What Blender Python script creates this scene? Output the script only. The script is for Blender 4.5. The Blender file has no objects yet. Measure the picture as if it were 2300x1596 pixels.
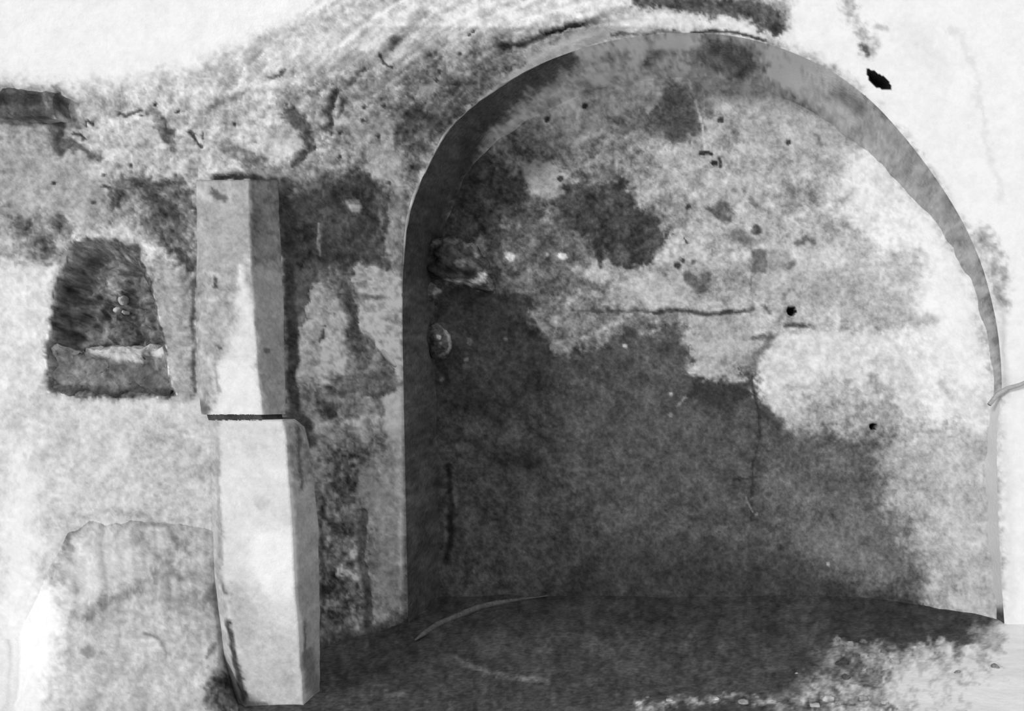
import bpy, math, random
import numpy as np
from mathutils import Vector
random.seed(7)
S = bpy.context.scene
COL = S.collection

# ------------------------------------------------------------------ camera
FPX, CX, CY, CAMZ = 2000.0, 1500.0, 900.0, 1.25      # focal length and optical axis for a 2300x1596 frame
cam_d = bpy.data.cameras.new('camera'); cam = bpy.data.objects.new('camera', cam_d); COL.objects.link(cam)
cam_d.sensor_width = 36.0; cam_d.lens = 36.0*FPX/2300.0
cam_d.shift_x = -(CX-1150.0)/2300.0
cam_d.shift_y = (CY-798.0)/2300.0
cam_d.clip_start = 0.05
cam.location = (0, 0, CAMZ); cam.rotation_euler = (math.pi/2, 0, 0)
S.camera = cam

# ------------------------------------------------------------------ light and exposure
w = bpy.data.worlds.new('world'); S.world = w; w.use_nodes = True
w.node_tree.nodes['Background'].inputs[0].default_value = (1, 1, 1, 1)
w.node_tree.nodes['Background'].inputs[1].default_value = 0.74
sd = bpy.data.lights.new('sun', 'SUN'); sun = bpy.data.objects.new('sun', sd); COL.objects.link(sun)
sd.energy = 1.8; sd.angle = math.radians(9); sd.color = (1, 1, 1)
az, el = math.radians(27), math.radians(11)          # from behind the camera, to the left
sdir = Vector((math.sin(az)*math.cos(el), math.cos(az)*math.cos(el), -math.sin(el)))
sun.rotation_euler = sdir.to_track_quat('-Z', 'Y').to_euler()
sun.location = (-4, -4, 5)
vs = S.view_settings
S.display_settings.display_device = 'sRGB'
vs.view_transform = 'Standard'; vs.look = 'None'; vs.gamma = 1.0; vs.exposure = 0.0; vs.use_curve_mapping = False

# ------------------------------------------------------------------ noise
def _h(ix, iy, iz, s):
    n = (ix.astype(np.int64)*374761393 + iy.astype(np.int64)*668265263 + iz.astype(np.int64)*2147483647 + s*1274126177) & 0xffffffff
    n = ((n ^ (n >> 13))*1274126177) & 0xffffffff
    n = n ^ (n >> 16)
    return (n & 0xffffff)/float(0xffffff)
def vnoise(x, y, z=None, seed=0):
    if z is None: z = np.zeros_like(x)
    x0, y0, z0 = np.floor(x), np.floor(y), np.floor(z)
    fx, fy, fz = x-x0, y-y0, z-z0
    fx = fx*fx*(3-2*fx); fy = fy*fy*(3-2*fy); fz = fz*fz*(3-2*fz)
    def L(a, b, t): return a+(b-a)*t
    c = lambda i, j, k: _h(x0+i, y0+j, z0+k, seed)
    return L(L(L(c(0,0,0), c(1,0,0), fx), L(c(0,1,0), c(1,1,0), fx), fy),
             L(L(c(0,0,1), c(1,0,1), fx), L(c(0,1,1), c(1,1,1), fx), fy), fz)*2-1
def fbm(x, y, z=None, seed=0, oct=4, gain=0.55):
    r = np.zeros_like(x); a = 1.0; t = 0
    for o in range(oct):
        r += a*vnoise(x*2**o+o*17.3, y*2**o-o*9.1, None if z is None else z*2**o, seed+o); t += a; a *= gain
    return r/t*1.5

# ------------------------------------------------------------------ wear, plaster, stains and painted shade of the surfaces
def inpoly(px, py, poly):
    ins = np.zeros(px.shape, bool); n = len(poly)
    for i in range(n):
        x1, y1 = poly[i]; x2, y2 = poly[(i+1) % n]
        if y1 == y2: continue
        c = ((y1 > py) != (y2 > py)) & (px < (x2-x1)*(py-y1)/(y2-y1)+x1)
        ins ^= c
    return ins
def segdist(px, py, pts, closed=False):
    d = np.full(px.shape, 1e9); n = len(pts)
    for i in range(n if closed else n-1):
        x1, y1 = pts[i]; x2, y2 = pts[(i+1) % n]
        dx, dy = x2-x1, y2-y1; q = dx*dx+dy*dy+1e-9
        t = np.clip(((px-x1)*dx+(py-y1)*dy)/q, 0, 1)
        d = np.minimum(d, np.hypot(px-x1-t*dx, py-y1-t*dy))
    return d
def sstep(t): t = np.clip(t, 0, 1); return t*t*(3-2*t)
class Layout:
    """tone (display grey), blotch strength and relief of a surface; units of 2.5 mm on the wall"""
    def __init__(s, tone, amp=.2): s.base = (tone, amp); s.ops = []
    def poly(s, pts, tone, amp=None, soft=12, warp=14, rel=0, op=1):
        if soft >= 10: soft = soft*1.6
        if warp >= 8: warp = warp*1.2
        s.ops.append(('p', pts, tone, amp, soft, warp, rel, op, 0)); return s
    def line(s, pts, wd, tone, soft=None, warp=6, rel=0, amp=None, op=1): s.ops.append(('l', pts, tone, amp, soft or max(3, wd*.7), warp, rel, op, wd/2)); return s
    def spot(s, x, y, r, tone, soft=None, warp=None, rel=0, amp=None, op=1):
        s.ops.append(('l', [(x, y), (x+.1, y)], tone, amp, soft or max(3, r*.6), r*.5 if warp is None else warp, rel, op, r)); return s
    def eval(s, u, v):
        T = np.full(u.shape, float(s.base[0])); A = np.full(u.shape, float(s.base[1])); R = np.zeros(u.shape)
        w1 = fbm(u/45, v/45, seed=11, oct=4); w2 = fbm(u/45, v/45, seed=23, oct=4)
        f1 = fbm(u/15, v/15, seed=31, oct=3, gain=.8); f2 = fbm(u/15, v/15, seed=41, oct=3, gain=.8)
        for k, pts, tone, amp, soft, warp, rel, op, hw in s.ops:
            m = soft+warp*1.8+hw+4
            xs = [p[0] for p in pts]; ys = [p[1] for p in pts]
            sel = (u > min(xs)-m) & (u < max(xs)+m) & (v > min(ys)-m) & (v < max(ys)+m)
            if not sel.any(): continue
            a = u[sel]+warp*(w1[sel]*.75+f1[sel]*.7); b = v[sel]+warp*(w2[sel]*.75+f2[sel]*.7)
            if k == 'p':
                d = segdist(a, b, pts, True); d = np.where(inpoly(a, b, pts), d, -d)
            else: d = hw-segdist(a, b, pts)
            M = sstep(d/soft+.5)*op
            T[sel] += (tone-T[sel])*M
            if amp is not None: A[sel] += (amp-A[sel])*M
            if rel: R[sel] += rel*M
        n = fbm(u/34, v/34, seed=5, oct=3)*.55+fbm(u/11, v/11, seed=6, oct=3, gain=.8)*.85
        T = T*(1+1.3*A*n)
        return np.clip(T, 16, 247), R
def lin(t):
    c = t/255.0
    return np.where(c < .04045, c/12.92, ((c+.055)/1.055)**2.4)

# ------------------------------------------------------------------ materials
def stone(name, grain=1.0, scale=48, rough=.95, bump=.35):
    m = bpy.data.materials.new(name); m.use_nodes = True; nt = m.node_tree; N = nt.nodes; L = nt.links
    b = N['Principled BSDF']; b.inputs['Roughness'].default_value = rough; b.inputs['Specular IOR Level'].default_value = .1
    at = N.new('ShaderNodeAttribute'); at.attribute_name = 'stain_shade'
    tc = N.new('ShaderNodeTexCoord')
    n1 = N.new('ShaderNodeTexNoise'); n1.inputs['Scale'].default_value = scale; n1.inputs['Detail'].default_value = 5; n1.inputs['Roughness'].default_value = .65
    L.new(tc.outputs['Object'], n1.inputs['Vector'])
    mr = N.new('ShaderNodeMapRange'); mr.inputs[1].default_value = .3; mr.inputs[2].default_value = .7
    mr.inputs[3].default_value = 1-.40*grain; mr.inputs[4].default_value = 1+.40*grain
    L.new(n1.outputs['Fac'], mr.inputs[0])
    # pale limewash is smoother than the dark rough stone
    pg = N.new('ShaderNodeMapRange'); pg.inputs[1].default_value = .12; pg.inputs[2].default_value = .72; pg.inputs[3].default_value = 0.0; pg.inputs[4].default_value = .93
    L.new(at.outputs['Fac'], pg.inputs[0])
    gm = N.new('ShaderNodeMix'); gm.data_type = 'FLOAT'; L.new(pg.outputs[0], gm.inputs[0]); L.new(mr.outputs[0], gm.inputs[2]); gm.inputs[3].default_value = 1.0
    mx = N.new('ShaderNodeVectorMath'); mx.operation = 'SCALE'
    L.new(at.outputs['Color'], mx.inputs[0]); L.new(gm.outputs[0], mx.inputs['Scale'])
    L.new(mx.outputs[0], b.inputs['Base Color'])
    bp = N.new('ShaderNodeBump'); bp.inputs['Strength'].default_value = bump; bp.inputs['Distance'].default_value = .012
    L.new(n1.outputs['Fac'], bp.inputs['Height']); L.new(bp.outputs[0], b.inputs['Normal'])
    return m
M_WALL = stone('old_plaster', .75)
M_BACK = stone('stained_recess_plaster', .9)
M_PALE = stone('limewashed_plaster', .25)
M_COL = stone('dressed_stone', .65, 60)
M_DIRT = stone('earth_floor', 1.0, 40)
M_ROCK = stone('broken_stone', .8, 60, bump=.6)

# ------------------------------------------------------------------ helpers
def P(x, y, D): return np.stack([(x-CX)/FPX*D, D+0*x, CAMZ-(y-CY)/FPX*D], -1)
def tag(o, label=None, cat=None, group=None, kind=None):
    if label: o['label'] = label
    if cat: o['category'] = cat
    if group: o['group'] = group
    if kind: o['kind'] = kind
    return o
def mesh(name, V, F, mat, alb=None, parent=None, smooth=True):
    me = bpy.data.meshes.new(name)
    V = np.asarray(V, float); me.from_pydata(V.tolist(), [], F.tolist() if hasattr(F, 'tolist') else F)
    if alb is not None:
        at = me.color_attributes.new('stain_shade', 'FLOAT_COLOR', 'POINT')  # carries the stains together with the painted shade
        c = np.ones((len(V), 4), np.float32); c[:, :3] = np.asarray(alb)[:, None]
        at.data.foreach_set('color', c.ravel())
    me.materials.append(mat)
    me.polygons.foreach_set('use_smooth', [smooth]*len(me.polygons)); me.update()
    o = bpy.data.objects.new(name, me); COL.objects.link(o)
    if parent: o.parent = parent
    return o
def grid_faces(ny, nx):
    i = np.arange(ny-1)[:, None]*nx+np.arange(nx-1)[None, :]; i = i.ravel()
    return np.stack([i, i+nx, i+nx+1, i+1], -1)
def compact(V, F, extra):
    used = np.unique(F); mp = -np.ones(len(V), int); mp[used] = np.arange(len(used))
    return V[used], mp[F], [e[used] for e in extra]
def albedo(T, light): return np.clip(lin(T)/light, .008, .9)

# light each kind of surface receives from sun and sky (divided out of its tones to set the albedo)
L_FRONT, L_BACK, L_FLOOR = 1.14, .95, .66

# ------------------------------------------------------------------ the arch outline (on the plane Y = 5)
ARCH = [(917,1400),(914,1250),(911,1100),(908,950),(905,800),(904,700),(905,620),(912,520),(922,470),(935,430),(965,365),(1005,295),(1060,240),
        (1130,190),(1200,150),(1280,118),(1350,97),(1430,82),(1530,74),(1620,78),(1700,92),(1790,122),(1880,168),(1960,230),
        (2025,300),(2080,370),(2128,440),(2168,510),(2203,590),(2226,670),(2243,760),(2250,870),(2240,960),(2240,1100),(2246,1250),(2256,1400)]
def resample(pts, step, sub=6):
    p = np.array(pts, float); out = []
    for i in range(len(p)-1):
        p0 = p[max(i-1, 0)]; p1 = p[i]; p2 = p[i+1]; p3 = p[min(i+2, len(p)-1)]
        for t in np.linspace(0, 1, sub, endpoint=False):
            out.append(.5*((2*p1)+(-p0+p2)*t+(2*p0-5*p1+4*p2-p3)*t*t+(-p0+3*p1-3*p2+p3)*t**3))
    out.append(p[-1]); q = np.array(out)
    s = np.r_[0, np.cumsum(np.hypot(*np.diff(q, axis=0).T))]
    n = int(s[-1]/step)+1; t = np.linspace(0, s[-1], n)
    return np.stack([np.interp(t, s, q[:, 0]), np.interp(t, s, q[:, 1])], -1)
AO = resample(ARCH, 5)
AOl = [tuple(p) for p in resample(ARCH, 18)]
ARCHPOLY = AOl+[(2256,1800),(917,1800)]

# ------------------------------------------------------------------ layout of the outer walls and the vault
NICHE = [(160,545),(200,532),(260,537),(310,572),(343,640),(358,700),(370,760),(378,810),(386,860),(398,884),(380,895),(200,893),(108,882),(102,800),(112,720),(125,640),(136,608),(150,585)]
W = Layout(168, .26)
W.poly([(140,190),(700,160),(900,250),(860,380),(640,420),(420,420),(240,400),(140,330)], 184, .22, 30)
W.poly([(-300,-400),(1040,-400),(980,-40),(720,20),(560,110),(420,168),(300,192),(150,198),(0,188),(-300,200)], 240, .02, 50, 14)
W.poly([(560,120),(800,10),(1000,-60),(1400,-120),(1460,20),(1250,50),(1050,100),(800,150),(600,185),(430,195)], 202, .14, 50, 20)
W.poly([(930,0),(1420,-80),(1430,20),(1230,45),(1000,75)], 214, .12, 40, 20)
W.line([(860,120),(900,75),(950,30)], 22, 160, 24)
W.spot(885,88,12,98, 14)
W.line([(905,100),(950,55),(990,5)], 9, 222)
W.line([(600,192),(700,165),(800,135),(870,108)], 26, 172, 24)
W.line([(605,175),(640,160)], 7, 88)
W.line([(520,215),(640,182),(760,170),(860,160),(900,110)], 15, 214, 16)
W.line([(470,240),(560,205),(640,200)], 12, 150, 14)
W.line([(880,170),(960,140),(1060,118),(1130,112)], 20, 130, 16, 16, amp=.45)
W.line([(1125,112),(1180,98),(1225,72)], 14, 78, 12, 12)
W.line([(1225,70),(1270,62),(1325,57)], 11, 45, 8, 6, rel=-.01)
W.line([(1325,55),(1350,42)], 18, 120)
W.line([(1360,30),(1410,20)], 20, 160)
# pale band above the arch
W.line([(1150,165),(1230,125),(1330,82),(1450,48),(1600,52),(1740,72),(1880,140)], 34, 218, 22, 8, amp=.08)
W.line([(1440,-5),(1520,5),(1600,18),(1680,25),(1755,45)], 46, 84, 20, 18, amp=.35)
W.spot(1745,62,16,62, 12)
W.line([(1375,80),(1440,77),(1530,70)], 7, 110)
W.line([(1545,82),(1552,74),(1600,70),(1640,73),(1700,84),(1718,90)], 6, 66, 3, 3)
# white right side
W.poly([(1800,-400),(2900,-400),(2900,1800),(2250,1800),(2244,1000),(2250,860),(2180,520),(2040,315),(1890,165),(1770,85)], 239, .02, 26, 10)
W.line([(1905,10),(1930,60),(1945,90),(1950,115)], 26, 195, 26, 20, amp=.2)
W.line([(1936,100),(1948,122)], 9, 92, 8)
W.line([(1965,60),(1990,65)], 10, 190, 10)
W.line([(2130,60),(2165,95),(2188,150),(2200,240),(2225,360),(2250,450)], 9, 222, 18, 12)
W.line([(2030,60),(2060,90),(2100,150)], 60, 231, 60, 20)
W.line([(2205,540),(2235,600),(2248,680)], 44, 190, 30, 20, amp=.2)
W.line([(2245,700),(2258,800),(2258,880)], 12, 205, 16)
W.line([(2250,940),(2262,1100),(2266,1250),(2270,1400)], 22, 226, 30)
# far left pier
W.poly([(-300,196),(0,196),(145,200),(150,330),(230,380),(240,470),(200,560),(110,600),(20,600),(-300,600)], 165, .2, 16)
W.poly([(20,330),(150,340),(230,400),(220,480),(25,480)], 166, .14, 20)
W.line([(120,262),(135,330)], 34, 118, 14)
W.line([(132,215),(134,335)], 20, 76, 12, 8)
W.line([(60,265),(125,275)], 9, 100)
W.line([(140,315),(175,335),(225,352)], 18, 92, 14, 12, amp=.3)
W.poly([(22,485),(140,470),(170,520),(150,580),(90,600),(30,585)], 122, .38, 16)
W.poly([(15,590),(60,575),(130,600),(120,660),(105,760),(100,900),(100,1100),(-300,1100),(-300,590)], 218, .08, 26)
W.line([(-300,190),(-300,1700)], 560, 242, 24, 4, amp=.02)
# above the niche and beside the column
W.line([(262,256),(285,262),(318,248)], 7, 82, 6, 4)
W.line([(345,250),(355,275),(380,310),(390,330)], 26, 118, 14, 12, amp=.35)
W.spot(372,302,18,90)
W.line([(425,295),(440,312),(455,330)], 8, 66, 4)
W.line([(458,300),(462,315)], 5, 72, 3)
W.line([(165,303),(192,311)], 8, 72, 3)
W.line([(188,282),(198,272),(210,281)], 6, 72, 3)
W.spot(348,233,5,58,3); W.spot(396,250,5,62,3); W.spot(320,261,4,66,3); W.spot(293,371,5,72,3); W.spot(118,409,5,66,3); W.spot(206,455,5,72,3); W.line([(232,418),(248,424)],7,70,3); W.spot(235,393,4,70,3)
W.spot(526,279,5,66,3); W.spot(641,233,4,62,3); W.spot(388,493,5,160,3); W.spot(696,490,6,120,3,rel=.004); W.spot(754,489,6,125,3,rel=.004)
W.poly([(240,412),(330,385),(400,405),(435,415),(438,560),(425,610),(390,575),(330,515),(255,480),(225,445)], 118, .42, 22, 22)
W.line([(330,410),(420,400)], 14, 72, 14, 14)
W.line([(345,430),(385,480),(400,520)], 30, 76, 24, 16)
W.line([(400,560),(425,600),(432,640)], 18, 78, 14, 8)
W.line([(175,530),(240,515),(310,535),(345,565),(385,590)], 26, 186, 16, 12)
W.poly([(350,590),(425,610),(432,900),(400,900),(385,830),(365,700)], 168, .16, 12)
W.line([(433,640),(436,760),(438,880)], 8, 96, 6, 4)
W.line([(415,620),(418,690)], 16, 130, 14)
W.line([(405,770),(435,775)], 16, 150, 14)
W.poly(NICHE, 74, .45, 5, 4)  # shade of the niche painted dark within its outline
W.line([(240,585),(300,560)], 30, 88, 20)
W.spot(228,640,20,100,20); W.spot(165,740,22,92,20)
W.line([(150,600),(165,560)], 16, 62, 10); W.spot(250,680,28,52,20); W.spot(310,640,22,56,18)
# wall below the niche
W.poly([(-10,896),(110,888),(200,896),(400,900),(470,900),(480,1800),(-10,1800)], 208, .09, 12, 6)
W.line([(130,1180),(200,1150),(300,1150),(460,1165)], 20, 176, 40, 14, amp=.16)
W.poly([(300,960),(470,940),(480,1200),(350,1160)], 192, .12, 60, 30)
W.poly([(15,1000),(60,1000),(90,1200),(60,1600),(-20,1600)], 236, .03, 60, 20)
# wall to the right of the column
W.poly([(560,385),(640,360),(700,385),(780,360),(850,390),(905,430),(915,520),(905,1500),(640,1500),(620,450)], 118, .34, 20, 16)
W.line([(485,402),(560,396),(622,408)], 15, 50, 8, 6, rel=-.01)  # shadow at the column head painted as a dark line
W.spot(640,425,24,80)
W.poly([(640,455),(700,430),(780,380),(850,410),(880,480),(885,560),(870,590),(800,600),(760,612),(715,590),(660,600),(640,640),(630,540)], 68, .34, 22, 18, rel=-.008)
W.line([(650,470),(700,455),(760,430)], 40, 62, 20)
W.spot(795,462,17,140); W.line([(712,500),(713,540),(716,572)], 5, 128, 4, 2)
W.line([(850,470),(855,520),(880,540)], 10, 115, 8)
W.poly([(870,440),(908,420),(905,560),(880,590),(860,560)], 128, .25, 12)
W.line([(905,490),(903,560)], 9, 160, 6)
W.poly([(655,590),(720,590),(715,640),(690,700),(655,700)], 98, .2, 14)
W.poly([(795,602),(850,598),(885,612),(902,650),(906,860),(884,825),(845,770),(812,745),(800,690)], 166, .26, 8, 8, rel=.008)
W.spot(815,640,12,110); W.line([(800,665),(870,670)], 8, 110, 8); W.spot(808,685,9,185)
W.poly([(705,640),(735,632),(768,675),(782,730),(780,790),(765,850),(735,868),(668,868),(655,790),(656,738),(690,722),(692,690)], 174, .24, 8, 10, rel=.008)
W.line([(728,735),(726,770)], 5, 80, 4)
W.line([(735,770),(725,860)], 12, 205, 12)
W.line([(775,640),(795,690),(798,760),(812,800)], 24, 82, 12, 10, rel=-.006)
W.line([(845,772),(868,797),(892,826)], 9, 196, 5, 3, rel=.008)
W.poly([(740,850),(880,830),(895,880),(850,890),(760,880)], 105, .32, 14)
W.line([(740,876),(770,886),(850,886),(880,878)], 14, 72, 10, 6, rel=-.006)
W.poly([(655,880),(740,880),(850,895),(860,1000),(820,1050),(720,1050),(665,950)], 132, .3, 16)
W.spot(742,924,20,66); W.line([(715,905),(745,905)], 12, 85)
W.line([(725,955),(800,948)], 14, 165, 12)
W.poly([(858,895),(905,862),(909,1000),(914,1200),(915,1330),(890,1370),(845,1330),(832,1200),(845,1080),(872,1000)], 138, .18, 10, 8, rel=.004)
W.poly([(858,895),(905,865),(908,1000),(875,990),(862,950)], 172, .1, 10, 6)
W.line([(892,1000),(902,1110),(904,1230),(905,1330)], 18, 160, 12, 4)
W.poly([(720,1000),(830,1000),(835,1100),(800,1180),(810,1300),(815,1420),(760,1440),(718,1440)], 98, .5, 12, 14)
W.poly([(800,1040),(840,1030),(845,1130),(820,1160),(795,1110)], 130, .15, 14)
W.line([(755,1040),(752,1090),(775,1110)], 18, 62, 12); W.line([(800,1060),(790,1100)], 12, 70, 10)
W.spot(800,1245,16,165,12); W.line([(760,1285),(795,1290)], 18, 158, 12, 12)
W.line([(778,1330),(792,1370),(812,1425)], 9, 150, 6); W.line([(805,1370),(822,1430)], 7, 140, 6)
W.line([(816,1150),(808,1200),(812,1260),(826,1310),(828,1420)], 18, 70, 8, 5, rel=-.012)
W.line([(724,1140),(722,1300),(720,1400)], 10, 62, 10)
W.poly([(715,1440),(760,1430),(830,1420),(930,1380),(950,1500),(715,1600)], 64, .2, 20)
W.line([(662,935),(675,1000),(684,1090)], 12, 78, 10)
W.line([(692,960),(700,1100)], 12, 140, 10)
W.line([(632,440),(648,640),(658,760),(656,860),(662,930),(690,960)], 26, 62, 12, 4)
W.poly([(645,925),(690,935),(705,1000),(680,1010),(655,960)], 72, .2, 10, 8)
# spandrel beside the arch
W.poly([(640,180),(1050,120),(1180,130),(1060,200),(960,320),(900,430),(780,370),(700,390),(640,360)], 158, .32, 24)
W.poly([(900,420),(925,370),(915,290),(890,250),(930,215),(1030,180),(1110,150),(1190,138),(1120,182),(1050,235),(1000,290),(960,355),(925,440)], 108, .42, 14, 16)
W.line([(920,262),(980,268),(1030,252)], 32, 78, 18, 14)
W.line([(905,180),(970,205),(1060,190)], 22, 105, 18, 14)
W.spot(900,300,20,96); W.poly([(930,190),(990,185),(985,215),(940,220)], 172, .15, 12)
W.line([(655,255),(680,290),(690,310)], 34, 84, 14, 12)
W.line([(757,205),(738,245),(745,285),(715,310),(690,335),(665,370)], 17, 76, 10, 8, rel=-.006)
W.line([(770,225),(765,260)], 9, 100, 8)
W.line([(500,340),(560,350),(600,380)], 26, 120, 22, 16); W.line([(560,370),(600,345)], 22, 95, 14, 12)
W.poly([(590,300),(660,290),(680,330),(640,350),(600,345)], 190, .12, 14)
W.spot(720,320,22,180); W.poly([(770,280),(850,240),(870,300),(800,330)], 178, .2, 18)
W.poly([(820,330),(880,320),(900,370),(870,410),(830,380)], 172, .16, 14)
for x, y in [(764,298),(816,270),(848,305),(862,235),(818,240),(872,410),(705,330),(762,350),(1128,228),(980,180),(1034,122),(985,160),(745,300)]: W.spot(x,y,5,70,3)
W.line([(1050,76),(1066,70)], 6, 70, 3); W.line([(852,118),(862,138),(882,150)], 7, 80, 4)
W.spot(630,160,4,70,3)

# holes in the wall: outline, depth
HOLE_TOP = [(1949,158),(1962,163),(1978,172),(1994,184),(1998,197),(1985,199),(1966,192),(1955,180)]

# ------------------------------------------------------------------ outer shell: left wall, front wall with the arch, vault
def yv(x): return np.interp(x, [-400, 0, 400, 600, 800, 1000, 1250, 1600, 2000, 2600], [190, 195, 185, 120, 40, -10, -60, -80, -60, -60])
def shellD(x, y):
    lo = 4.25+.75*np.clip((x-560)/345.0, 0, 1)**1.5
    xe = np.interp(y, [-400, 60, 100, 190, 300, 520], [1560, 1430, 1330, 1130, 1000, 905])
    hi = 4.25+.75*np.clip((x-470)/(xe-470), 0, 1)**1.35
    D = lo+(hi-lo)*sstep((520-y)/260.0)
    k = np.clip((yv(x)-y)/260.0, 0, 2)
    return D-.07*k**1.6*np.clip((1500-x)/500.0, 0, 1)
xs = np.r_[np.arange(-700, -20, 20), np.arange(-20, 2320, 4.0), np.arange(2320, 3100, 20)]
ys = np.r_[np.arange(-600, -20, 20), np.arange(-20, 1412, 4.0)]
ys = np.r_[ys, np.arange(1412, 1500, 6.0)]
gx, gy = np.meshgrid(xs, ys); ny, nx = gx.shape
u = gx.ravel().copy(); v = gy.ravel().copy()
inside = inpoly(u, v, ARCHPOLY)
F = grid_faces(ny, nx)
keep = ~(inside[F].all(1))
F = F[keep]
used = np.zeros(len(u), bool); used[F.ravel()] = True
snap = np.where(used & inside)[0]
for i0 in range(0, len(snap), 2000):
    ii = snap[i0:i0+2000]
    q = AO if True else None
    d = (u[ii][:, None]-q[None, :, 0])**2+(v[ii][:, None]-q[None, :, 1])**2
    j = d.argmin(1); u[ii] = q[j, 0]; v[ii] = q[j, 1]
T, R = W.eval(u, v)
# weathering streaks that sweep along the vault beside the arch
ang = np.arctan2(v-700, u-1560); rad = np.hypot((u-1560)*.8, v-700)
st = fbm(ang*6, rad/9, seed=301, oct=4)*.8+fbm(ang*9, rad/26, seed=302, oct=3)*.5
mk = sstep((u-430)/160)*sstep((1480-u)/250)*sstep((330-v)/160)*(1-np.clip((T-222)/14, 0, 1))
T = np.clip(T+34*st*mk, 30, 243)
D = shellD(u, v)
V = P(u, v, D)
edge = np.clip(segdist(u, v, AOl)/14.0, 0, 1)
rel = fbm(u/60, v/60, seed=77, oct=5)*.014*edge + (T-150)/150*.007*edge + R*edge
pale = np.clip((T-205)/30, 0, 1); rel *= 1-.7*pale
# the niche and the socket are real cavities, their inner shade also painted dark
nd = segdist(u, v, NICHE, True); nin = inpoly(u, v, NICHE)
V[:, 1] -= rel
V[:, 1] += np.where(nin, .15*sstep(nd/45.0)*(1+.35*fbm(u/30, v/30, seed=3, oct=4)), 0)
hin = inpoly(u, v, HOLE_TOP); V[:, 1] += np.where(hin, .12*sstep(segdist(u, v, HOLE_TOP, True)/9), 0); T = np.where(hin | (segdist(u, v, HOLE_TOP, True) < 4), 14, T)  # socket and its rim painted near black for shade
# keep the foot of the wall on the floor
V[:, 2] = np.maximum(V[:, 2], -.03)
slope = (shellD(u+6, v)-shellD(u-6, v))/(12/FPX*D)
lf = L_FRONT*(.40+.60*np.clip((.797-.498*slope)/np.sqrt(1+slope**2)/.797, .05, 1.2)); lf = np.where(nin, .55, lf)  # colour lightened where the wall turns away from the sun
A = albedo(T, lf)
fc_u = u[F].mean(1); fc_v = v[F].mean(1)
isc = fc_v < yv(fc_u); isl = (~isc) & (fc_u < 540)
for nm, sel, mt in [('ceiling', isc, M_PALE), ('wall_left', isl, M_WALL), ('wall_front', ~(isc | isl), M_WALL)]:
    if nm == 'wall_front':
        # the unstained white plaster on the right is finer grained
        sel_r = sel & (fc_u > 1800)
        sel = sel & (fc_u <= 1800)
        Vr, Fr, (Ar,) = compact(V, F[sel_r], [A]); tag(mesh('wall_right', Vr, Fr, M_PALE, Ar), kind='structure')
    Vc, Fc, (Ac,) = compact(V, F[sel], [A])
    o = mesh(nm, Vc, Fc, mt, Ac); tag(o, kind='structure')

# ------------------------------------------------------------------ soffit and jambs of the arch
YB = 5/.88
SO = Layout(120, .28)
SO.poly([(880,1500),(880,600),(900,440),(1000,260),(1180,120),(1320,90),(1330,130),(1200,190),(1090,300),(1010,460),(990,640),(1000,1500)], 66, .22, 20)  # shade of the left jamb painted into its colour
SO.line([(1300,105),(1450,85),(1600,80)], 26, 128, 20); SO.line([(1440,150),(1500,112),(1550,108)], 12, 86)
SO.line([(1340,130),(1430,112)], 18, 92, 14)
SO.poly([(1550,100),(1640,98),(1720,125),(1720,165),(1640,168),(1590,140)], 76, .3, 12)
SO.poly([(1720,92),(1900,165),(2040,300),(2180,500),(2260,860),(2150,860),(2080,560),(1960,400),(1840,250),(1720,170)], 158, .14, 14)
SO.line([(1880,200),(1930,240)], 30, 118, 18)
SO.line([(2120,460),(2160,530)], 26, 148)
SO.poly([(2130,890),(2300,890),(2300,1500),(2130,1500)], 220, .08, 50)
SO.line([(2160,1400),(2250,1410)], 90, 70, 40)
SO.poly([(900,640),(900,440),(1000,260),(1180,120),(1290,100),(1290,150),(1200,200),(1090,310),(1010,470),(990,640)], 50, .2, 20)  # shaded upper left crescent painted darker still
SO.line([(1310,118),(1400,100),(1560,92)], 30, 142, 26)
SO.line([(1440,155),(1500,122),(1550,112)], 9, 96, 8)
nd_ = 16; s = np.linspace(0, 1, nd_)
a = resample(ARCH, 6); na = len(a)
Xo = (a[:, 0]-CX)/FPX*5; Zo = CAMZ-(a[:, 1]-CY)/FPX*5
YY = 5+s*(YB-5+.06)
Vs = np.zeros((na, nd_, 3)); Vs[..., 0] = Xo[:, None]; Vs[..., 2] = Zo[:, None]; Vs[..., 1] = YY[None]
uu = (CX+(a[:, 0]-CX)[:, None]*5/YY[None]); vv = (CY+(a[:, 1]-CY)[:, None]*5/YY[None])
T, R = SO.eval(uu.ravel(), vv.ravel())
LS = np.repeat(np.interp(np.arange(na)/na, [0, .25, .36, .46, .58, .68, .8, 1], [.5, .5, .36, .27, .36, .6, .66, .66]), nd_)  # soffit colour lightened along stretches that receive less light
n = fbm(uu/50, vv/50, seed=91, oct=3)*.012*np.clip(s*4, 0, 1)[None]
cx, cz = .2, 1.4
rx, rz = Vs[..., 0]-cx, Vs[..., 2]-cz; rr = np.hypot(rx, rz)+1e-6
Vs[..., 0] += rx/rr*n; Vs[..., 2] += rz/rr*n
tag(mesh('trim_1', Vs.reshape(-1, 3), grid_faces(na, nd_), M_BACK, albedo(T, LS)), kind='structure')

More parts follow.
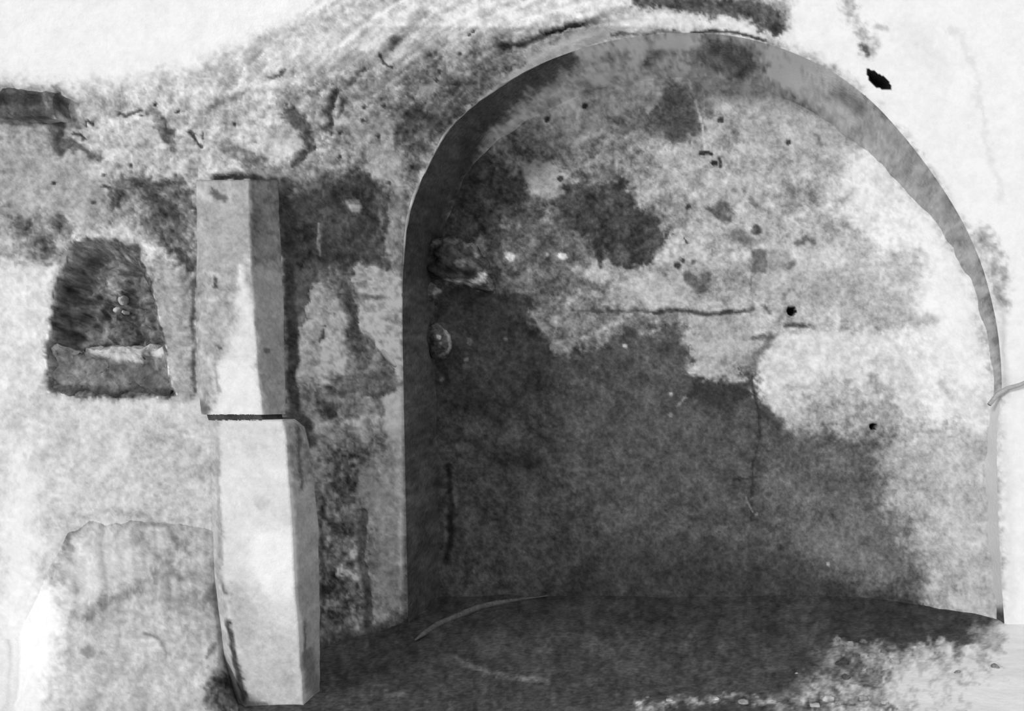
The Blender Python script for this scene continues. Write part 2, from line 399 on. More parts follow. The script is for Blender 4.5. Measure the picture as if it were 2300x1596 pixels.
# pale arris along the left half of the arch edge
def tube(pts, rad, ns=8):
    pts = np.array(pts, float); n = len(pts); tan = np.gradient(pts, axis=0); tan /= np.linalg.norm(tan, axis=1)[:, None]
    V = []; up = np.array([0, 1.0, 0.02])
    for i in range(n):
        b = np.cross(tan[i], up); b /= np.linalg.norm(b)+1e-9; c = np.cross(b, tan[i]); r = rad[i] if hasattr(rad, '__len__') else rad
        for k in range(ns):
            t = 2*math.pi*k/ns; V.append(pts[i]+r*(math.cos(t)*b+math.sin(t)*c))
    Fq = [[i*ns+k, i*ns+(k+1) % ns, (i+1)*ns+(k+1) % ns, (i+1)*ns+k] for i in range(n-1) for k in range(ns)]
    Fq += [list(range(ns))[::-1], [(n-1)*ns+k for k in range(ns)]]
    return np.array(V), Fq
sel = (a[:, 1] < 600) & (a[:, 0] < 1260); q = a[sel]
pp = P(q[:, 0]-1.0, q[:, 1]-1, np.full(len(q), 4.998))
r = .0065+.004*fbm(q[:, 0]/25, q[:, 1]/25, seed=8, oct=2)
r *= np.clip(np.minimum(np.arange(len(q)), np.arange(len(q))[::-1])/12, .2, 1)
Vt, Ft = tube(pp, np.abs(r)+.002)
uq = np.repeat(q[:, 0], 8); vq = np.repeat(q[:, 1], 8)
Tt = np.clip(168+30*fbm(uq/20, vq/20, seed=4, oct=3), 80, 220)
tag(mesh('trim_2', Vt, Ft, M_PALE, albedo(Tt, 1)), kind='structure')

# ------------------------------------------------------------------ back wall of the recess
B = Layout(168, .2)
B.poly([(1880,340),(1960,300),(2100,470),(2180,640),(2240,870),(2240,1100),(2150,1060),(2090,960),(2030,880),(1990,800),(2060,730),(1980,640),(1850,640),(1960,560),(1900,470)], 226, .08, 60, 30)
B.poly([(1720,560),(1900,540),(2050,560),(2100,700),(2000,710),(1800,680),(1700,640)], 186, .14, 40, 26)
B.poly([(1560,400),(1700,360),(1860,400),(1900,520),(1760,560),(1600,560)], 170, .2, 50, 30)
B.poly([(2080,500),(2180,620),(2215,860),(2160,860),(2060,700)], 234, .04, 40)
B.poly([(1000,200),(1900,120),(2000,320),(1750,350),(1600,420),(1300,280),(1150,260)], 168, .2, 50)
B.poly([(1170,230),(1250,165),(1480,140),(1540,170),(1470,230),(1350,275),(1260,300),(1180,280)], 196, .2, 40, 20)  # paler tone painted in to offset the arch's shadow
B.poly([(1640,180),(1760,180),(1900,290),(1930,360),(1820,340),(1700,250)], 178, .14, 40)
# upper left: lost plaster and staining, with the arch's crescent shade painted in
B.poly([(880,660),(880,420),(1000,240),(1200,140),(1240,180),(1150,270),(1110,310),(1100,360),(1170,390),(1190,440),(1230,470),(1180,540),(1080,545),(1010,560),(930,640)], 74, .34, 20, 16, rel=-.012)
B.poly([(1110,290),(1180,260),(1260,310),(1250,360),(1180,370),(1120,370)], 118, .38, 22)
B.poly([(1130,300),(1240,280),(1260,330),(1200,340)], 140, .3, 20)
B.poly([(1240,345),(1300,320),(1380,290),(1450,310),(1470,380),(1380,410),(1270,410)], 125, .32, 20)
B.line([(1310,395),(1380,390)], 26, 108, 20)
B.poly([(1170,378),(1235,362),(1268,400),(1262,440),(1205,432),(1185,405)], 166, .1, 8, 6)
B.poly([(1370,265),(1430,262),(1475,240),(1480,205),(1530,185),(1570,225),(1580,290),(1530,318),(1450,305),(1385,300)], 104, .26, 18, 14)
B.poly([(1480,250),(1560,240),(1575,300),(1500,318)], 84, .22, 18)
B.line([(1540,165),(1562,220),(1574,270),(1584,330)], 6, 186, 6, 4)
B.line([(1540,162),(1600,162),(1680,180),(1760,215)], 7, 192, 8, 4)
B.line([(1465,225),(1455,250)], 14, 190, 8)
B.line([(1590,235),(1600,260)], 18, 118, 14); B.line([(1650,280),(1652,310)], 16, 126, 14)
B.poly([(1090,470),(1240,440),(1320,500),(1350,600),(1290,660),(1180,700),(1080,650),(1090,560)], 100, .34, 20, 18)
B.line([(1135,490),(1125,510)], 10, 150, 8); B.line([(1240,450),(1225,490)], 16, 160, 12)
B.poly([(1262,432),(1300,402),(1390,408),(1430,440),(1485,470),(1495,520),(1470,590),(1400,605),(1350,585),(1320,530),(1260,500),(1248,460)], 68, .34, 18, 20, rel=-.01)
B.line([(1335,540),(1345,590)], 20, 54, 12)
B.poly([(1450,440),(1540,430),(1540,520),(1500,520)], 134, .26, 20)
B.spot(1620,470,20,104); B.line([(1590,470),(1635,492)], 12, 96, 10)
for x, y, r_ in [(1145,578,11),(1225,573,7),(1264,574,8)]: B.spot(x, y, r_, 180)
B.poly([(1285,600),(1330,580),(1390,600),(1460,600),(1540,560),(1620,590),(1690,600),(1700,690),(1560,690),(1420,684),(1410,640),(1340,625),(1300,640)], 160, .2, 12, 14)
B.poly([(1410,645),(1480,620),(1560,640),(1550,690),(1420,685)], 176, .12, 10)
B.line([(1300,640),(1370,640)], 24, 112, 16, 14)
B.poly([(1210,700),(1300,640),(1400,700),(1470,710),(1480,750),(1400,750),(1300,780),(1220,760)], 124, .3, 14, 14)
B.line([(1250,770),(1320,755),(1390,725)], 10, 150, 8); B.line([(1270,690),(1300,650)], 7, 150, 6); B.line([(1245,715),(1248,750)], 6, 148, 5)
B.poly([(1470,705),(1540,700),(1560,740),(1500,755),(1480,745)], 132, .28, 10)
B.line([(1475,720),(1480,755)], 8, 150, 5)
# dark lower wall without plaster
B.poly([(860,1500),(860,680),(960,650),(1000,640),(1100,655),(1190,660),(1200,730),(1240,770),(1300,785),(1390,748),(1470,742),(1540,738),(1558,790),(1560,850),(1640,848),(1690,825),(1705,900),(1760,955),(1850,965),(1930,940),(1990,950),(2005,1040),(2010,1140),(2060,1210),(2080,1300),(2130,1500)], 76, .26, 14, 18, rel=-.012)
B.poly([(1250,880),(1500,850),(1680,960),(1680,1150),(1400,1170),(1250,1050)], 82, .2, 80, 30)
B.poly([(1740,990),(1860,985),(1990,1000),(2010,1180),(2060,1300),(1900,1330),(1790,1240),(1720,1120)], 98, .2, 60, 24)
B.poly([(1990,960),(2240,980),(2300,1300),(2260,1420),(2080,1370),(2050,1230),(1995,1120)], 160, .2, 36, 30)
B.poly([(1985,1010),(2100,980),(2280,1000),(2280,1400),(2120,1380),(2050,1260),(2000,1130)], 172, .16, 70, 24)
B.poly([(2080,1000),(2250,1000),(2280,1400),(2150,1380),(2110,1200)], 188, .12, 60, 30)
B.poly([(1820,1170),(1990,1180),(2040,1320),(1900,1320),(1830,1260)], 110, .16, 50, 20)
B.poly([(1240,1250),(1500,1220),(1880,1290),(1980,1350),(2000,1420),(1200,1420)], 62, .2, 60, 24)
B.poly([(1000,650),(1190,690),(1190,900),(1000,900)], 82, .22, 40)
B.poly([(960,960),(1200,930),(1300,1100),(1260,1380),(960,1400)], 98, .24, 60, 20)  # lighter tone painted in against the left jamb's shadow
B.poly([(1560,700),(1700,705),(1735,745),(1700,800),(1650,845),(1570,835),(1545,750)], 160, .14, 10, 10)
B.poly([(1700,745),(1850,738),(2010,745),(2060,860),(2050,950),(1920,935),(1850,950),(1760,930),(1705,880),(1690,820)], 204, .1, 16, 14, rel=.006)
B.poly([(1750,900),(1900,860),(1990,890),(2000,960),(1860,975),(1760,960)], 170, .2, 36, 24)
B.line([(1960,850),(1990,880),(2000,930)], 26, 150, 30, 18); B.line([(2110,860),(2135,890)], 12, 188, 20)
B.line([(1735,755),(1705,790),(1685,830)], 22, 118, 16, 10); B.line([(1690,760),(1735,757)], 9, 96, 8)
B.poly([(1560,850),(1680,850),(1690,900),(1600,930),(1550,900)], 56, .2, 20)
# string line and joints
B.line([(1285,698),(1400,699),(1480,701)], 5, 88, 5, 3, rel=-.008)
B.line([(1470,702),(1530,698),(1600,706),(1690,694)], 8, 68, 6, 4, rel=-.014)
B.line([(1690,694),(1688,640)], 9, 92, 8, 5); B.line([(1705,680),(1732,698)], 12, 78, 8)
B.line([(1770,690),(1750,720)], 8, 128, 8)
B.line([(1765,728),(1830,733)], 8, 78, 7, 4, rel=-.01)
B.line([(1830,728),(1940,718),(2090,722)], 22, 176, 20, 10); B.line([(1700,650),(1900,660),(1960,700)], 60, 166, 50, 20)
B.poly([(1688,560),(1722,560),(1724,612),(1688,612)], 108, .16, 6, 4); B.poly([(1725,565),(1775,562),(1775,605),(1725,608)], 142, .14, 10, 6)
B.line([(1770,600),(1782,590)], 10, 116, 8)
B.spot(1700,517,12,84); B.line([(1655,520),(1680,540)], 30, 118, 20); B.line([(1790,548),(1812,538),(1830,545)], 12, 104, 10)
B.line([(1545,620),(1570,650),(1585,620)], 24, 98, 14); B.spot(1558,588,6,96)
B.poly([(1755,410),(1830,420),(1840,460),(1780,470),(1750,440)], 136, .24, 24); B.spot(1780,425,14,112)
B.line([(1830,300),(1840,330)], 8, 128, 10); B.line([(1700,460),(1690,450)], 14, 112, 10)
B.line([(1688,620),(1687,650)], 5, 140, 6)
for x, y in [(1316,238),(1228,268),(1258,402),(1372,88),(1545,465),(1772,318),(1620,268)]: B.spot(x, y, 7, 64, 4)
B.line([(1572,346),(1596,346)], 10, 52, 4); B.line([(1612,352),(1616,372)], 7, 66, 3); B.spot(1604,366,7,52,3)
B.spot(1522,596,7,64,3); B.spot(1534,586,5,66,3); B.line([(1536,535),(1542,545)], 6, 68, 3)
# fine marks in the dark part
B.line([(1688,845),(1700,910),(1708,985),(1690,1040),(1686,1170)], 5, 52, 5, 4)
B.line([(1645,1078),(1700,1070)], 5, 52, 5); B.line([(1650,1120),(1690,1120)], 4, 96, 4)
B.line([(1676,1115),(1690,1150)], 3, 125, 3, 2); B.spot(1700,1155,4,150,3)
for x, y, r_, t_ in [(1507,884,5,150),(1506,931,5,125),(1860,1268,4,160),(1405,776,5,190),(1052,766,8,128),(1048,806,5,135),(1047,822,8,110),(990,850,5,125),(1063,1285,4,150),(1135,760,4,130),(1180,1030,4,120)]: B.spot(x, y, r_, t_, 3)
B.line([(1520,915),(1545,890)], 5, 125, 4)
B.line([(1030,930),(1036,960)], 14, 96, 10); B.spot(1036,1000,12,112,8)
B.line([(990,1000),(1000,1100),(985,1150)], 8, 92, 7); B.line([(1022,1030),(1030,1120),(1035,1210)], 12, 92, 10)
B.line([(1005,1050),(1012,1190),(1000,1260)], 14, 52, 10)
B.line([(972,1250),(982,1330)], 5, 92, 5); B.line([(1080,1010),(1200,1040)], 50, 76, 40)
B.poly([(930,560),(990,545),(1010,600),(1000,650),(960,680),(940,640)], 96, .3, 12, 12)
B.poly([(935,690),(990,690),(1000,740),(975,800),(940,790)], 90, .3, 12, 12)
B.line([(1150,655),(1200,655)], 12, 128, 10, 8)

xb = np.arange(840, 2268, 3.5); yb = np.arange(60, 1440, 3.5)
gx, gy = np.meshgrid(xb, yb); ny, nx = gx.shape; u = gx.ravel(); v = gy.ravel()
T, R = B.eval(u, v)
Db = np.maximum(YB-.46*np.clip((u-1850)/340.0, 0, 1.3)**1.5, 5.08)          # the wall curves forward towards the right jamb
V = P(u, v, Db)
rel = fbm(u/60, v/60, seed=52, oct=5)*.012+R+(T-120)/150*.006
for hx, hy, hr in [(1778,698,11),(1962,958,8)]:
    dd = np.hypot(u-hx, v-hy); rel -= np.where(dd < hr, .1*sstep((hr-dd)/4), 0); T = np.where(dd < hr, 34, T)  # shade inside the small holes painted dark
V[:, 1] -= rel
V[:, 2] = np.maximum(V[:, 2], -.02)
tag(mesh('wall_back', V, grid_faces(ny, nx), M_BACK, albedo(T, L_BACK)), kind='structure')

# ------------------------------------------------------------------ floor
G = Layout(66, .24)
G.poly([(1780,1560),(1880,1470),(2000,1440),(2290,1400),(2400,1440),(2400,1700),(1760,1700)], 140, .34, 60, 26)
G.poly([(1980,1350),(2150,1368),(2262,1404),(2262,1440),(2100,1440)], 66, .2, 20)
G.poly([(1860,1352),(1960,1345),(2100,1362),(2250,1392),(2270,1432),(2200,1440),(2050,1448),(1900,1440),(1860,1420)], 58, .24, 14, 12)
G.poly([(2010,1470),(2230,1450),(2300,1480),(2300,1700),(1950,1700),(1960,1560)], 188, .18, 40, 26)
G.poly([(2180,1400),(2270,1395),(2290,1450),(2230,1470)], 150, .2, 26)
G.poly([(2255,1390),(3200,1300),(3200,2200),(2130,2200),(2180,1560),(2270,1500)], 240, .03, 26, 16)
G.line([(1880,1440),(1925,1455),(1960,1490)], 16, 130, 14, 14); G.line([(1860,1500),(1960,1520)], 50, 92, 30, 24, amp=.4)
G.line([(1030,1475),(1070,1500),(1100,1512),(1180,1528),(1230,1530)], 9, 104, 12, 8)
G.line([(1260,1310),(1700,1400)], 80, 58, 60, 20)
G.line([(870,1566),(905,1562)], 10, 104, 10, 6)
G.line([(1440,1590),(1640,1574),(1850,1590),(2000,1586)], 16, 128, 16, 14, amp=.5)
G.line([(1860,1555),(2000,1565)], 10, 150, 14, 12)
G.poly([(-900,1330),(100,1330),(60,1500),(60,2300),(-900,2300)], 236, .03, 40)
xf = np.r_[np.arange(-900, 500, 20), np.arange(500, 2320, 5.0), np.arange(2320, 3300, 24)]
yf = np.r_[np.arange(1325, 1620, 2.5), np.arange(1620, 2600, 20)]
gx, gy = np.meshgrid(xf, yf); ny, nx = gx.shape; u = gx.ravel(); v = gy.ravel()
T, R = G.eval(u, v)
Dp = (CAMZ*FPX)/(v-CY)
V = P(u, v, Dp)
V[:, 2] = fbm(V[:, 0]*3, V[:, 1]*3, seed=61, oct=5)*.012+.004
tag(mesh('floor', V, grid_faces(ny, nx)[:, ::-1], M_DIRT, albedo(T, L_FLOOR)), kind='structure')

# ------------------------------------------------------------------ debris heap at the foot of the left wall
H = Layout(194, .12)
H.line([(128,1290),(140,1215),(185,1180),(260,1168),(350,1180),(460,1185)], 34, 152, 34, 14, amp=.22)
H.line([(150,1190),(158,1260)], 22, 140, 16, 10)
H.poly([(170,1230),(300,1190),(420,1200),(440,1260),(250,1310),(170,1320)], 202, .08, 40)
H.line([(150,1385),(250,1350),(330,1305),(460,1235)], 30, 156, 34, 16, amp=.2)
H.poly([(320,1190),(540,1180),(540,1420),(420,1420),(350,1280)], 176, .16, 50, 26)
H.line([(380,1190),(400,1230)], 18, 142, 16); H.line([(395,1285),(412,1300)], 14, 130, 14)
H.spot(200,1382,13,142); H.spot(205,1462,14,150); H.line([(325,1425),(345,1432)], 9, 126, 10); H.line([(355,1440),(362,1472)], 9, 134, 12)
H.line([(420,1350),(480,1340)], 26, 150, 26, 16); H.line([(460,1480),(475,1450)], 10, 130, 10)
H.poly([(-200,1300),(110,1200),(110,1320),(150,1420),(120,1520),(100,1750),(-200,1750)], 240, .03, 50, 22)
H.line([(480,1310),(478,1350)], 10, 130, 12)
H.poly([(470,1510),(560,1500),(620,1590),(480,1600),(460,1560)], 96, .45, 16, 14)
H.line([(505,1400),(518,1440),(532,1500),(548,1555),(600,1580),(660,1592)], 13, 74, 8, 6)
xh = np.arange(-160, 600, 4.0); yh = np.arange(1150, 1700, 4.0)
gx, gy = np.meshgrid(xh, yh); ny, nx = gx.shape; u = gx.ravel(); v = gy.ravel()
T, R = H.eval(u, v)
ytop = np.interp(u, [-160, 40, 110, 150, 200, 260, 460, 485, 505, 530, 556, 600], [1480, 1420, 1270, 1195, 1170, 1162, 1172, 1190, 1290, 1420, 1560, 1615])+8*fbm(u/30, v*0, seed=2)*(u < 480)
t = np.clip((v-ytop)/(1640-ytop), 0, 1.2)
Dh = 4.27-.89*t**.93+np.where(t <= 0, .04, 0)
V = P(u, v, Dh)
lump = fbm(V[:, 0]*5, V[:, 2]*5, seed=71, oct=5)
V[:, 1] -= .035*lump*np.clip(t*8, 0, 1)*np.clip((1-t)*6, 0, 1)
V[:, 2] = np.maximum(V[:, 2], -.01)
F = grid_faces(ny, nx); F = F[(t[F] > 0).any(1) & (v[F] < 1660).all(1)]
V, F, (T,) = compact(V, F, [T])
tag(mesh('debris_heap', V, F, M_PALE, albedo(T, 1.06)), 'low sloping heap of pale grey debris piled against the left wall beside the stone column', 'heap', kind='stuff')

# ------------------------------------------------------------------ column
def PXx(x, D): return (x-CX)/FPX*D
def column_piece(name, levels, lay, parent, back=4.45, step=6):
    """levels: (y, left, left arris, right arris, right silhouette) sampled on the front face at Y = 3.65"""
    L = np.array(levels, float); yy = np.arange(L[0, 0], L[-1, 0]+step/2, step); yy[-1] = L[-1, 0]
    cols = [np.interp(yy, L[:, 0], L[:, k]) for k in range(1, 5)]
    rows_v, rows_u, rows_t, face = [], [], [], None
    for i, y in enumerate(yy):
        xl, xm, xa, xr = [c[i] for c in cols]
        key = [(PXx(xl, 3.74), back), (PXx(xl, 3.74), 3.74), (PXx(xm, 3.65), 3.65), (PXx(xa, 3.65), 3.65), (PXx(xr, 3.83), 3.83), (PXx(xr-16, back), back)]
        ring = []; lt = []
        for k, n_ in enumerate([3, 8, 26, 14, 4]):
            for j in range(n_):
                f = j/n_; ring.append((key[k][0]*(1-f)+key[k+1][0]*f, key[k][1]*(1-f)+key[k+1][1]*f))
                lt.append((.9, .93, 1.0, .58, .5)[k])
        ring.append(key[5]); lt.append(.5)
        ring = np.array(ring)
        zf = CAMZ-(y-CY)/FPX*3.65
        zs = CAMZ-(y-CY)/FPX*np.clip(ring[:, 1], 3.65, 4.1)       # the head of the shaft is cut to the slope of the vault
        kz = float(np.clip((600-y)/196.0, 0, 1)) if name == 'shaft' else 0.0
        rows_v.append(np.c_[ring, zf+(zs-zf)*kz])
        rows_u.append(np.c_[CX+ring[:, 0]/ring[:, 1]*FPX, np.full(len(ring), y)]); rows_t.append(lt)
    V = np.array(rows_v); U = np.array(rows_u); ny, nx = V.shape[:2]
    T, R = lay.eval(U[..., 0].ravel(), U[..., 1].ravel())
    V = V.reshape(-1, 3)
    n1 = fbm(V[:, 0]*9, V[:, 2]*9, seed=83, oct=4); 
    frontw = np.clip((4.1-V[:, 1])/.1, 0, 1)
    V[:, 1] -= .004*n1*frontw; V[:, 0] += .004*fbm(V[:, 1]*9, V[:, 2]*9, seed=84, oct=4)*frontw
    F = grid_faces(ny, nx).tolist()
    F += [list(range(nx))[::-1], [(ny-1)*nx+k for k in range(nx)]]
    F += [[i*nx+nx-1, (i+1)*nx+nx-1, (i+1)*nx, i*nx] for i in range(ny-1)]
    lt = np.array(rows_t).ravel()
    o = mesh(name, V, F, M_COL, albedo(T, COLLIGHT), parent)
    try:
        o.data.shade_flat() if False else None
    except Exception: pass
    return o
COLLIGHT = 1.08
root = bpy.data.objects.new('stone_column', None); COL.objects.link(root)
tag(root, 'pale squared stone column with a wider lower block standing against the left wall', 'column', kind='thing')
CU = Layout(174, .17)
CU.poly([(430,400),(570,400),(575,560),(545,600),(430,600)], 170, .1, 20)
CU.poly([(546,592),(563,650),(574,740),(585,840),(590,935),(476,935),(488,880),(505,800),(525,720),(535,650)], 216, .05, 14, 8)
CU.poly([(492,820),(580,800),(590,932),(480,932)], 230, .03, 22, 8)
CU.line([(538,600),(545,650),(556,740)], 10, 222, 10, 4)
CU.line([(482,428),(505,442)], 16, 96, 10, 10); CU.line([(440,430),(470,445)], 18, 196, 14)
CU.line([(442,900),(460,925)], 22, 110, 14, 8); CU.line([(442,600),(446,900)], 10, 158, 8)
CU.line([(487,815),(492,880)], 8, 158, 8); CU.line([(482,625),(486,640)], 8, 84, 4); CU.line([(484,776),(496,782)], 7, 88, 4)
CU.poly([(563,395),(640,395),(640,655),(600,630),(566,580)], 126, .2, 8, 5)  # right face of the shaft painted darker for its shade
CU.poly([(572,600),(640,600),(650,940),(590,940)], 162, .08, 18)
CU.spot(600,786,8,110); 
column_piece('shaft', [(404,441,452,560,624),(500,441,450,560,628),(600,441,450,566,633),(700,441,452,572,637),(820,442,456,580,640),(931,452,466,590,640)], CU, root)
CJ = Layout(72, .2)
column_piece('joint', [(930,464,478,584,632),(944,468,482,590,634)], CJ, root)
CLw = Layout(222, .04)
CLw.poly([(440,940),(496,940),(500,1300),(510,1400),(560,1600),(440,1600)], 178, .12, 8, 4)  # left facet's shade painted as a greyer tone
CLw.line([(488,950),(492,1150),(490,1300)], 7, 160, 8, 4)
CLw.poly([(500,950),(640,950),(640,1010),(500,1010)], 214, .05, 20)
CLw.poly([(560,1180),(660,1190),(668,1360),(590,1340),(545,1240)], 243, .02, 30, 12)
CLw.poly([(505,1320),(560,1330),(640,1420),(680,1500),(690,1600),(540,1600)], 200, .08, 40, 16)
CLw.line([(520,1330),(560,1420)], 34, 182, 30, 16); CLw.spot(590,1130,14,200,16)
CLw.line([(500,1310),(506,1330)], 8, 110, 8); CLw.line([(512,1400),(522,1450),(540,1530),(552,1570)], 14, 72, 8, 5)
CLw.line([(545,1585),(600,1586),(690,1590)], 14, 110, 12, 8)
CLw.poly([(656,940),(740,940),(740,1600),(690,1600),(672,1350),(662,1150)], 174, .08, 6, 3)  # shaded right face of the base painted darker than the front
CLw.poly([(640,940),(740,940),(740,1090),(662,1090)], 150, .22, 14, 8)
CLw.line([(668,960),(678,1100)], 8, 96, 8, 4); CLw.line([(684,1400),(684,1480)], 5, 110, 5, 3); CLw.line([(690,1480),(712,1580)], 26, 128, 16)
column_piece('base', [(942,469,482,632,660),(960,470,486,640,682),(1000,472,492,646,692),(1100,475,496,652,706),(1200,476,496,656,714),(1300,482,500,662,717),(1400,494,510,668,718),(1500,506,528,674,718),(1586,524,552,684,718)], CLw, root)

# ------------------------------------------------------------------ far left pier
PL = Layout(150, .2)
PL.poly([(-100,180),(150,180),(150,262),(-100,262)], 84, .26, 10)
PL.line([(0,225),(90,215)], 26, 60, 14, 10); PL.line([(128,205),(130,240)], 20, 62, 10); PL.line([(104,215),(106,240)], 12, 120, 8)
def slab(name, x0, x1, y0, y1, D0, D1, lay, mat, parent=None, light=.95, step=5, wob=.012, seed=0, topf=None, botf=None):
    """an irregular block whose front face spans x0..x1, y0..y1 at depth D0, running back to D1"""
    nx = max(4, int((x1-x0)/step)); ny = max(4, int((y1-y0)/step)); nd = 5
    sx = np.linspace(0, 1, nx); sy = np.linspace(0, 1, ny)
    X0, X1 = PXx(x0, D0), PXx(x1, D0); Z0, Z1 = CAMZ-(y0-CY)/FPX*D0, CAMZ-(y1-CY)/FPX*D0
    V = []; F = []; UV = []
    def add(fn, na_, nb):
        b0 = len(V)
        for i in range(na_):
            for j in range(nb): V.append(fn(i/(na_-1), j/(nb-1)))
        for i in range(na_-1):
            for j in range(nb-1): F.append([b0+i*nb+j, b0+(i+1)*nb+j, b0+(i+1)*nb+j+1, b0+i*nb+j+1])
    add(lambda a_, b_: (X0+(X1-X0)*b_, D0, Z0+(Z1-Z0)*a_), ny, nx)
    add(lambda a_, b_: (X0+(X1-X0)*b_, D1+(D0-D1)*a_, Z0), nd, nx)
    add(lambda a_, b_: (X0+(X1-X0)*b_, D0+(D1-D0)*a_, Z1), nd, nx)
    add(lambda a_, b_: (X0, D1+(D0-D1)*b_, Z0+(Z1-Z0)*a_), ny, nd)
    add(lambda a_, b_: (X1, D0+(D1-D0)*b_, Z0+(Z1-Z0)*a_), ny, nd)
    V = np.array(V)
    xn = (V[:, 0]-X0)/(X1-X0)*2-1; zn = (V[:, 2]-Z1)/(Z0-Z1)*2-1
    # rounded, worn corners
    rnd = np.clip(np.abs(xn)-.85, 0, 1)+np.clip(np.abs(zn)-.8, 0, 1)
    V[:, 1] += np.where(V[:, 1] < D0+.02, rnd*.06, 0)
    k = V.copy()
    V[:, 0] += wob*fbm(k[:, 0]*14, k[:, 1]*14, k[:, 2]*14, seed=seed+1, oct=4)
    V[:, 1] += wob*fbm(k[:, 0]*14, k[:, 1]*14, k[:, 2]*14, seed=seed+2, oct=4)
    V[:, 2] += wob*fbm(k[:, 0]*14, k[:, 1]*14, k[:, 2]*14, seed=seed+3, oct=4)
    uu = CX+V[:, 0]/V[:, 1]*FPX; vv = CY+(CAMZ-V[:, 2])/V[:, 1]*FPX
    T, R = lay.eval(uu, vv)
    return mesh(name, V, F, mat, albedo(T, light), parent)
tag(slab('cap_stone', -60, 122, 202, 258, 4.15, 4.3, PL, M_ROCK, seed=5, wob=.02), 'dark weathered stone block projecting high on the left wall under the white vault', 'block')

# ledge stone inside the niche
NL = Layout(108, .3)
NL.poly([(200,765),(300,762),(382,768),(384,786),(340,812),(250,806),(205,796)], 190, .16, 8, 6)
NL.line([(110,872),(250,886),(390,884)], 26, 76, 14, 8); NL.line([(330,800),(345,870)], 26, 80, 14, 10)
NL.poly([(110,800),(150,800),(150,850),(110,850)], 110, .2, 14)
NL.spot(300,830,12,128); NL.spot(170,830,14,120)
tag(slab('ledge_stone', 106, 388, 778, 890, 4.27, 4.42, NL, M_ROCK, seed=9, wob=.03), 'rough pale-topped stone ledge filling the bottom of the arched niche', 'ledge')

# ------------------------------------------------------------------ rocks
def ico(sub=3):
    import bmesh
    bm = bmesh.new(); bmesh.ops.create_icosphere(bm, subdivisions=sub, radius=1)
    V = np.array([v.co[:] for v in bm.verts]); F = [[v.index for v in f.verts] for f in bm.faces]; bm.free(); return V, F
ICO = {k: ico(k) for k in (2, 3, 5)}
def rock(name, x, y, D, sx, sy, sz, tone, seed, sub=3, rough=.25, amp=.2, mat=M_ROCK, lay=None, light=.9, tilt=0, taper=0):
    V, F = ICO[sub]; V = V.copy(); n = fbm(V[:, 0]*1.3+seed, V[:, 1]*1.3, V[:, 2]*1.3, seed=seed, oct=4)
    V *= (1+rough*n)[:, None]
    if sub < 5: V = np.sign(V)*np.abs(V)**.85
    V[:, 0] = (V[:, 0]-.5*taper*V[:, 2])*(1-taper*V[:, 2])
    V *= np.array([sx, sz, sy])
    if tilt:
        c, s_ = math.cos(tilt), math.sin(tilt); V = np.stack([V[:, 0]*c-V[:, 2]*s_, V[:, 1], V[:, 0]*s_+V[:, 2]*c], -1)
    c0 = P(np.array(float(x)), np.array(float(y)), D)
    if lay:
        W_ = V+c0; uu = CX+W_[:, 0]/W_[:, 1]*FPX; vv = CY+(CAMZ-W_[:, 2])/W_[:, 1]*FPX; T, _ = lay.eval(uu, vv)
    else: T = tone*(1+amp*fbm(V[:, 0]*30+seed, V[:, 1]*30, V[:, 2]*30, seed=seed+5, oct=3))
    o = mesh(name, V, F, mat, albedo(np.clip(T, 20, 245), light)); o.location = c0
    return o
# broken corbels near the left jamb
K1 = Layout(86, .36)
K1.line([(990,632),(1050,635),(1085,628),(1088,610)], 11, 178, 7, 5); K1.spot(1080,618,8,200); K1.spot(1035,592,10,160)
K1.line([(960,570),(980,620)], 34, 62, 16); K1.line([(1015,605),(1060,612)], 16, 52, 10); K1.line([(1045,550),(1060,540),(1070,570)], 12, 128, 8)
K1.line([(965,545),(1010,540)], 14, 112, 10)
tag(rock('broken_corbel', 1030, 588, 5.58, .23, .155, .14, 0, 27, 5, .42, lay=K1, tilt=-.3, taper=.42), 'large broken stone corbel with a pale lower edge, jutting out inside the left jamb', 'corbel')
K2 = Layout(92, .3)
K2.line([(985,798),(1000,792),(1010,780),(1008,755),(998,738)], 8, 150, 6, 3); K2.spot(984,755,6,190); K2.spot(988,772,6,130); K2.line([(970,750),(968,775)], 10, 60, 8)
tag(rock('broken_corbel', 985, 765, 5.60, .075, .11, .09, 0, 35, 5, .2, lay=K2, tilt=.2), 'small knobbly lump of stone on the dark wall below the larger broken corbel', 'corbel')
K3 = Layout(98, .3)
K3.line([(975,655),(990,648)], 8, 150, 6)
tag(rock('plaster_lump', 958, 655, 5.60, .085, .06, .05, 0, 44, 5, .3, lay=K3), 'ragged grey plaster lump clinging to the jamb between the two broken corbels', 'lump')
# pale pebbles on the niche floor
for x, y, sx, sy, lb in [(278,674,.014,.022,'upper and larger of the white pebbles lodged in the dark niche'),(266,697,.015,.015,'lower left white pebble lodged in the dark niche'),(283,702,.008,.010,'smallest pale pebble, lower right of those lodged in the dark niche')]:
    tag(rock('pebble', x, y, 4.365, sx, sy, .03, 158, int(x), 3, .4, light=.75), lb, 'pebble', 'pebbles in the niche')
s_ = rock('plaster_strip', 868, 799, 4.86, .085, .014, .02, 200, 61, 3, .25, .08, mat=M_PALE, tilt=-.86)
tag(s_, 'narrow pale strip of plaster lying slantwise on the wall just left of the jamb', 'plaster')
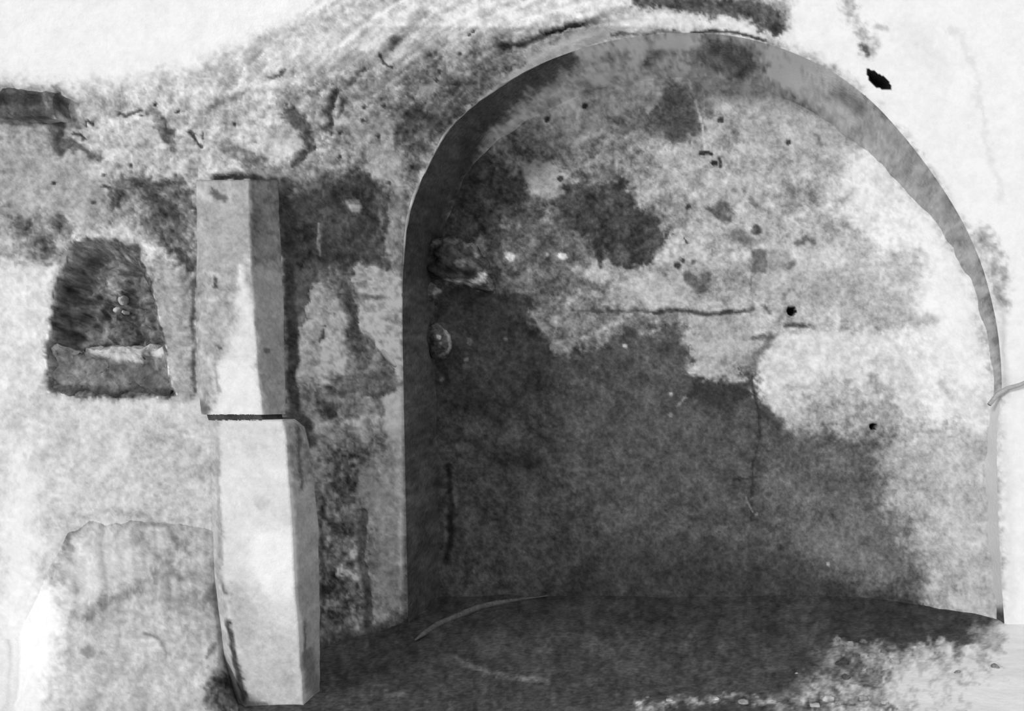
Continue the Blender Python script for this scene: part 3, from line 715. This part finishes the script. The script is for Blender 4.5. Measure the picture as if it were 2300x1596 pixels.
# pale bar at the right springing
bp = P(np.array([2222., 2240, 2262, 2290, 2330, 2380]), np.array([908., 886, 872, 864, 846, 828]), np.array([4.93, 4.95, 4.95, 4.93, 4.92, 4.9]))
Vb, Fb = tube(bp, [.012, .014, .013, .011, .010, .010])
tag(mesh('bar', Vb, Fb, M_COL, albedo(np.full(len(Vb), 158.), .9)), 'thin grey bar slanting out to the right from the foot of the arch band', 'bar')
# curved kerb on the floor
kp = resample([(932,1441),(955,1424),(985,1405),(1030,1386),(1080,1366),(1150,1352),(1230,1341)], 6)
Dk = CAMZ*FPX/(kp[:, 1]-CY); kw = P(kp[:, 0], kp[:, 1], Dk-.01); kw[:, 2] = .012
rk = .018*np.clip(np.minimum(np.arange(len(kw))+3, (np.arange(len(kw))[::-1])*.6)/10, .25, 1)*(1+.25*fbm(kp[:, 0]/12, kp[:, 1]/12, seed=3, oct=2))
Vk, Fk = tube(kw, rk)
tag(mesh('kerb', Vk, Fk, M_DIRT, albedo(np.clip(100+14*fbm(Vk[:, 0]*20, Vk[:, 1]*20, seed=5), 60, 160), .8)), 'low curved pale kerb on the dark floor running from the left jamb into the recess', 'kerb')

# loose stones on the floor
random.seed(4)
def floor_stone(x, y, r_, tone, seed, label, grp):
    D_ = CAMZ*FPX/(y-CY)
    o = rock('loose_stone', x, y, D_, r_*random.uniform(.7, 1.05), r_*random.uniform(.5, .75), r_*random.uniform(.6, 1.0), tone*.85, seed, 3, .55, .3, light=.85)
    o.location.z = r_*.35; tag(o, label, 'stone', grp)
floor_stone(1790, 1516, .014, 200, 1, 'single small white stone lying alone on the dark floor right of centre', None)
lab = 'small pale stone in the scatter along the very bottom edge of the picture'
for i, (x, r_) in enumerate([(1455,.016),(1502,.018),(1538,.012),(1610,.02),(1668,.024),(1700,.018),(1733,.015),(1830,.02),(1862,.026),(1884,.018),(1940,.02),(1985,.018)]):
    floor_stone(x, 1572+((i*7) % 5)*4, r_, 150+(i*37) % 60, 100+i, lab, 'stones along the front of the floor')
lab = 'small grey rubble stone at the edge of the pale ground in the lower right'
for i, (x, y, r_, t_) in enumerate([(1880,1440,.022,130),(1908,1452,.03,150),(1940,1446,.024,120),(1962,1478,.03,160),(1925,1478,.02,110),(1890,1492,.025,95),(1985,1468,.02,150),(2010,1490,.026,170),(1955,1510,.02,120),(1900,1525,.026,90),(2060,1452,.018,140),(2150,1515,.02,170),(2235,1500,.018,150)]):
    floor_stone(x, y, r_, t_, 200+i, lab, 'rubble in the lower right')
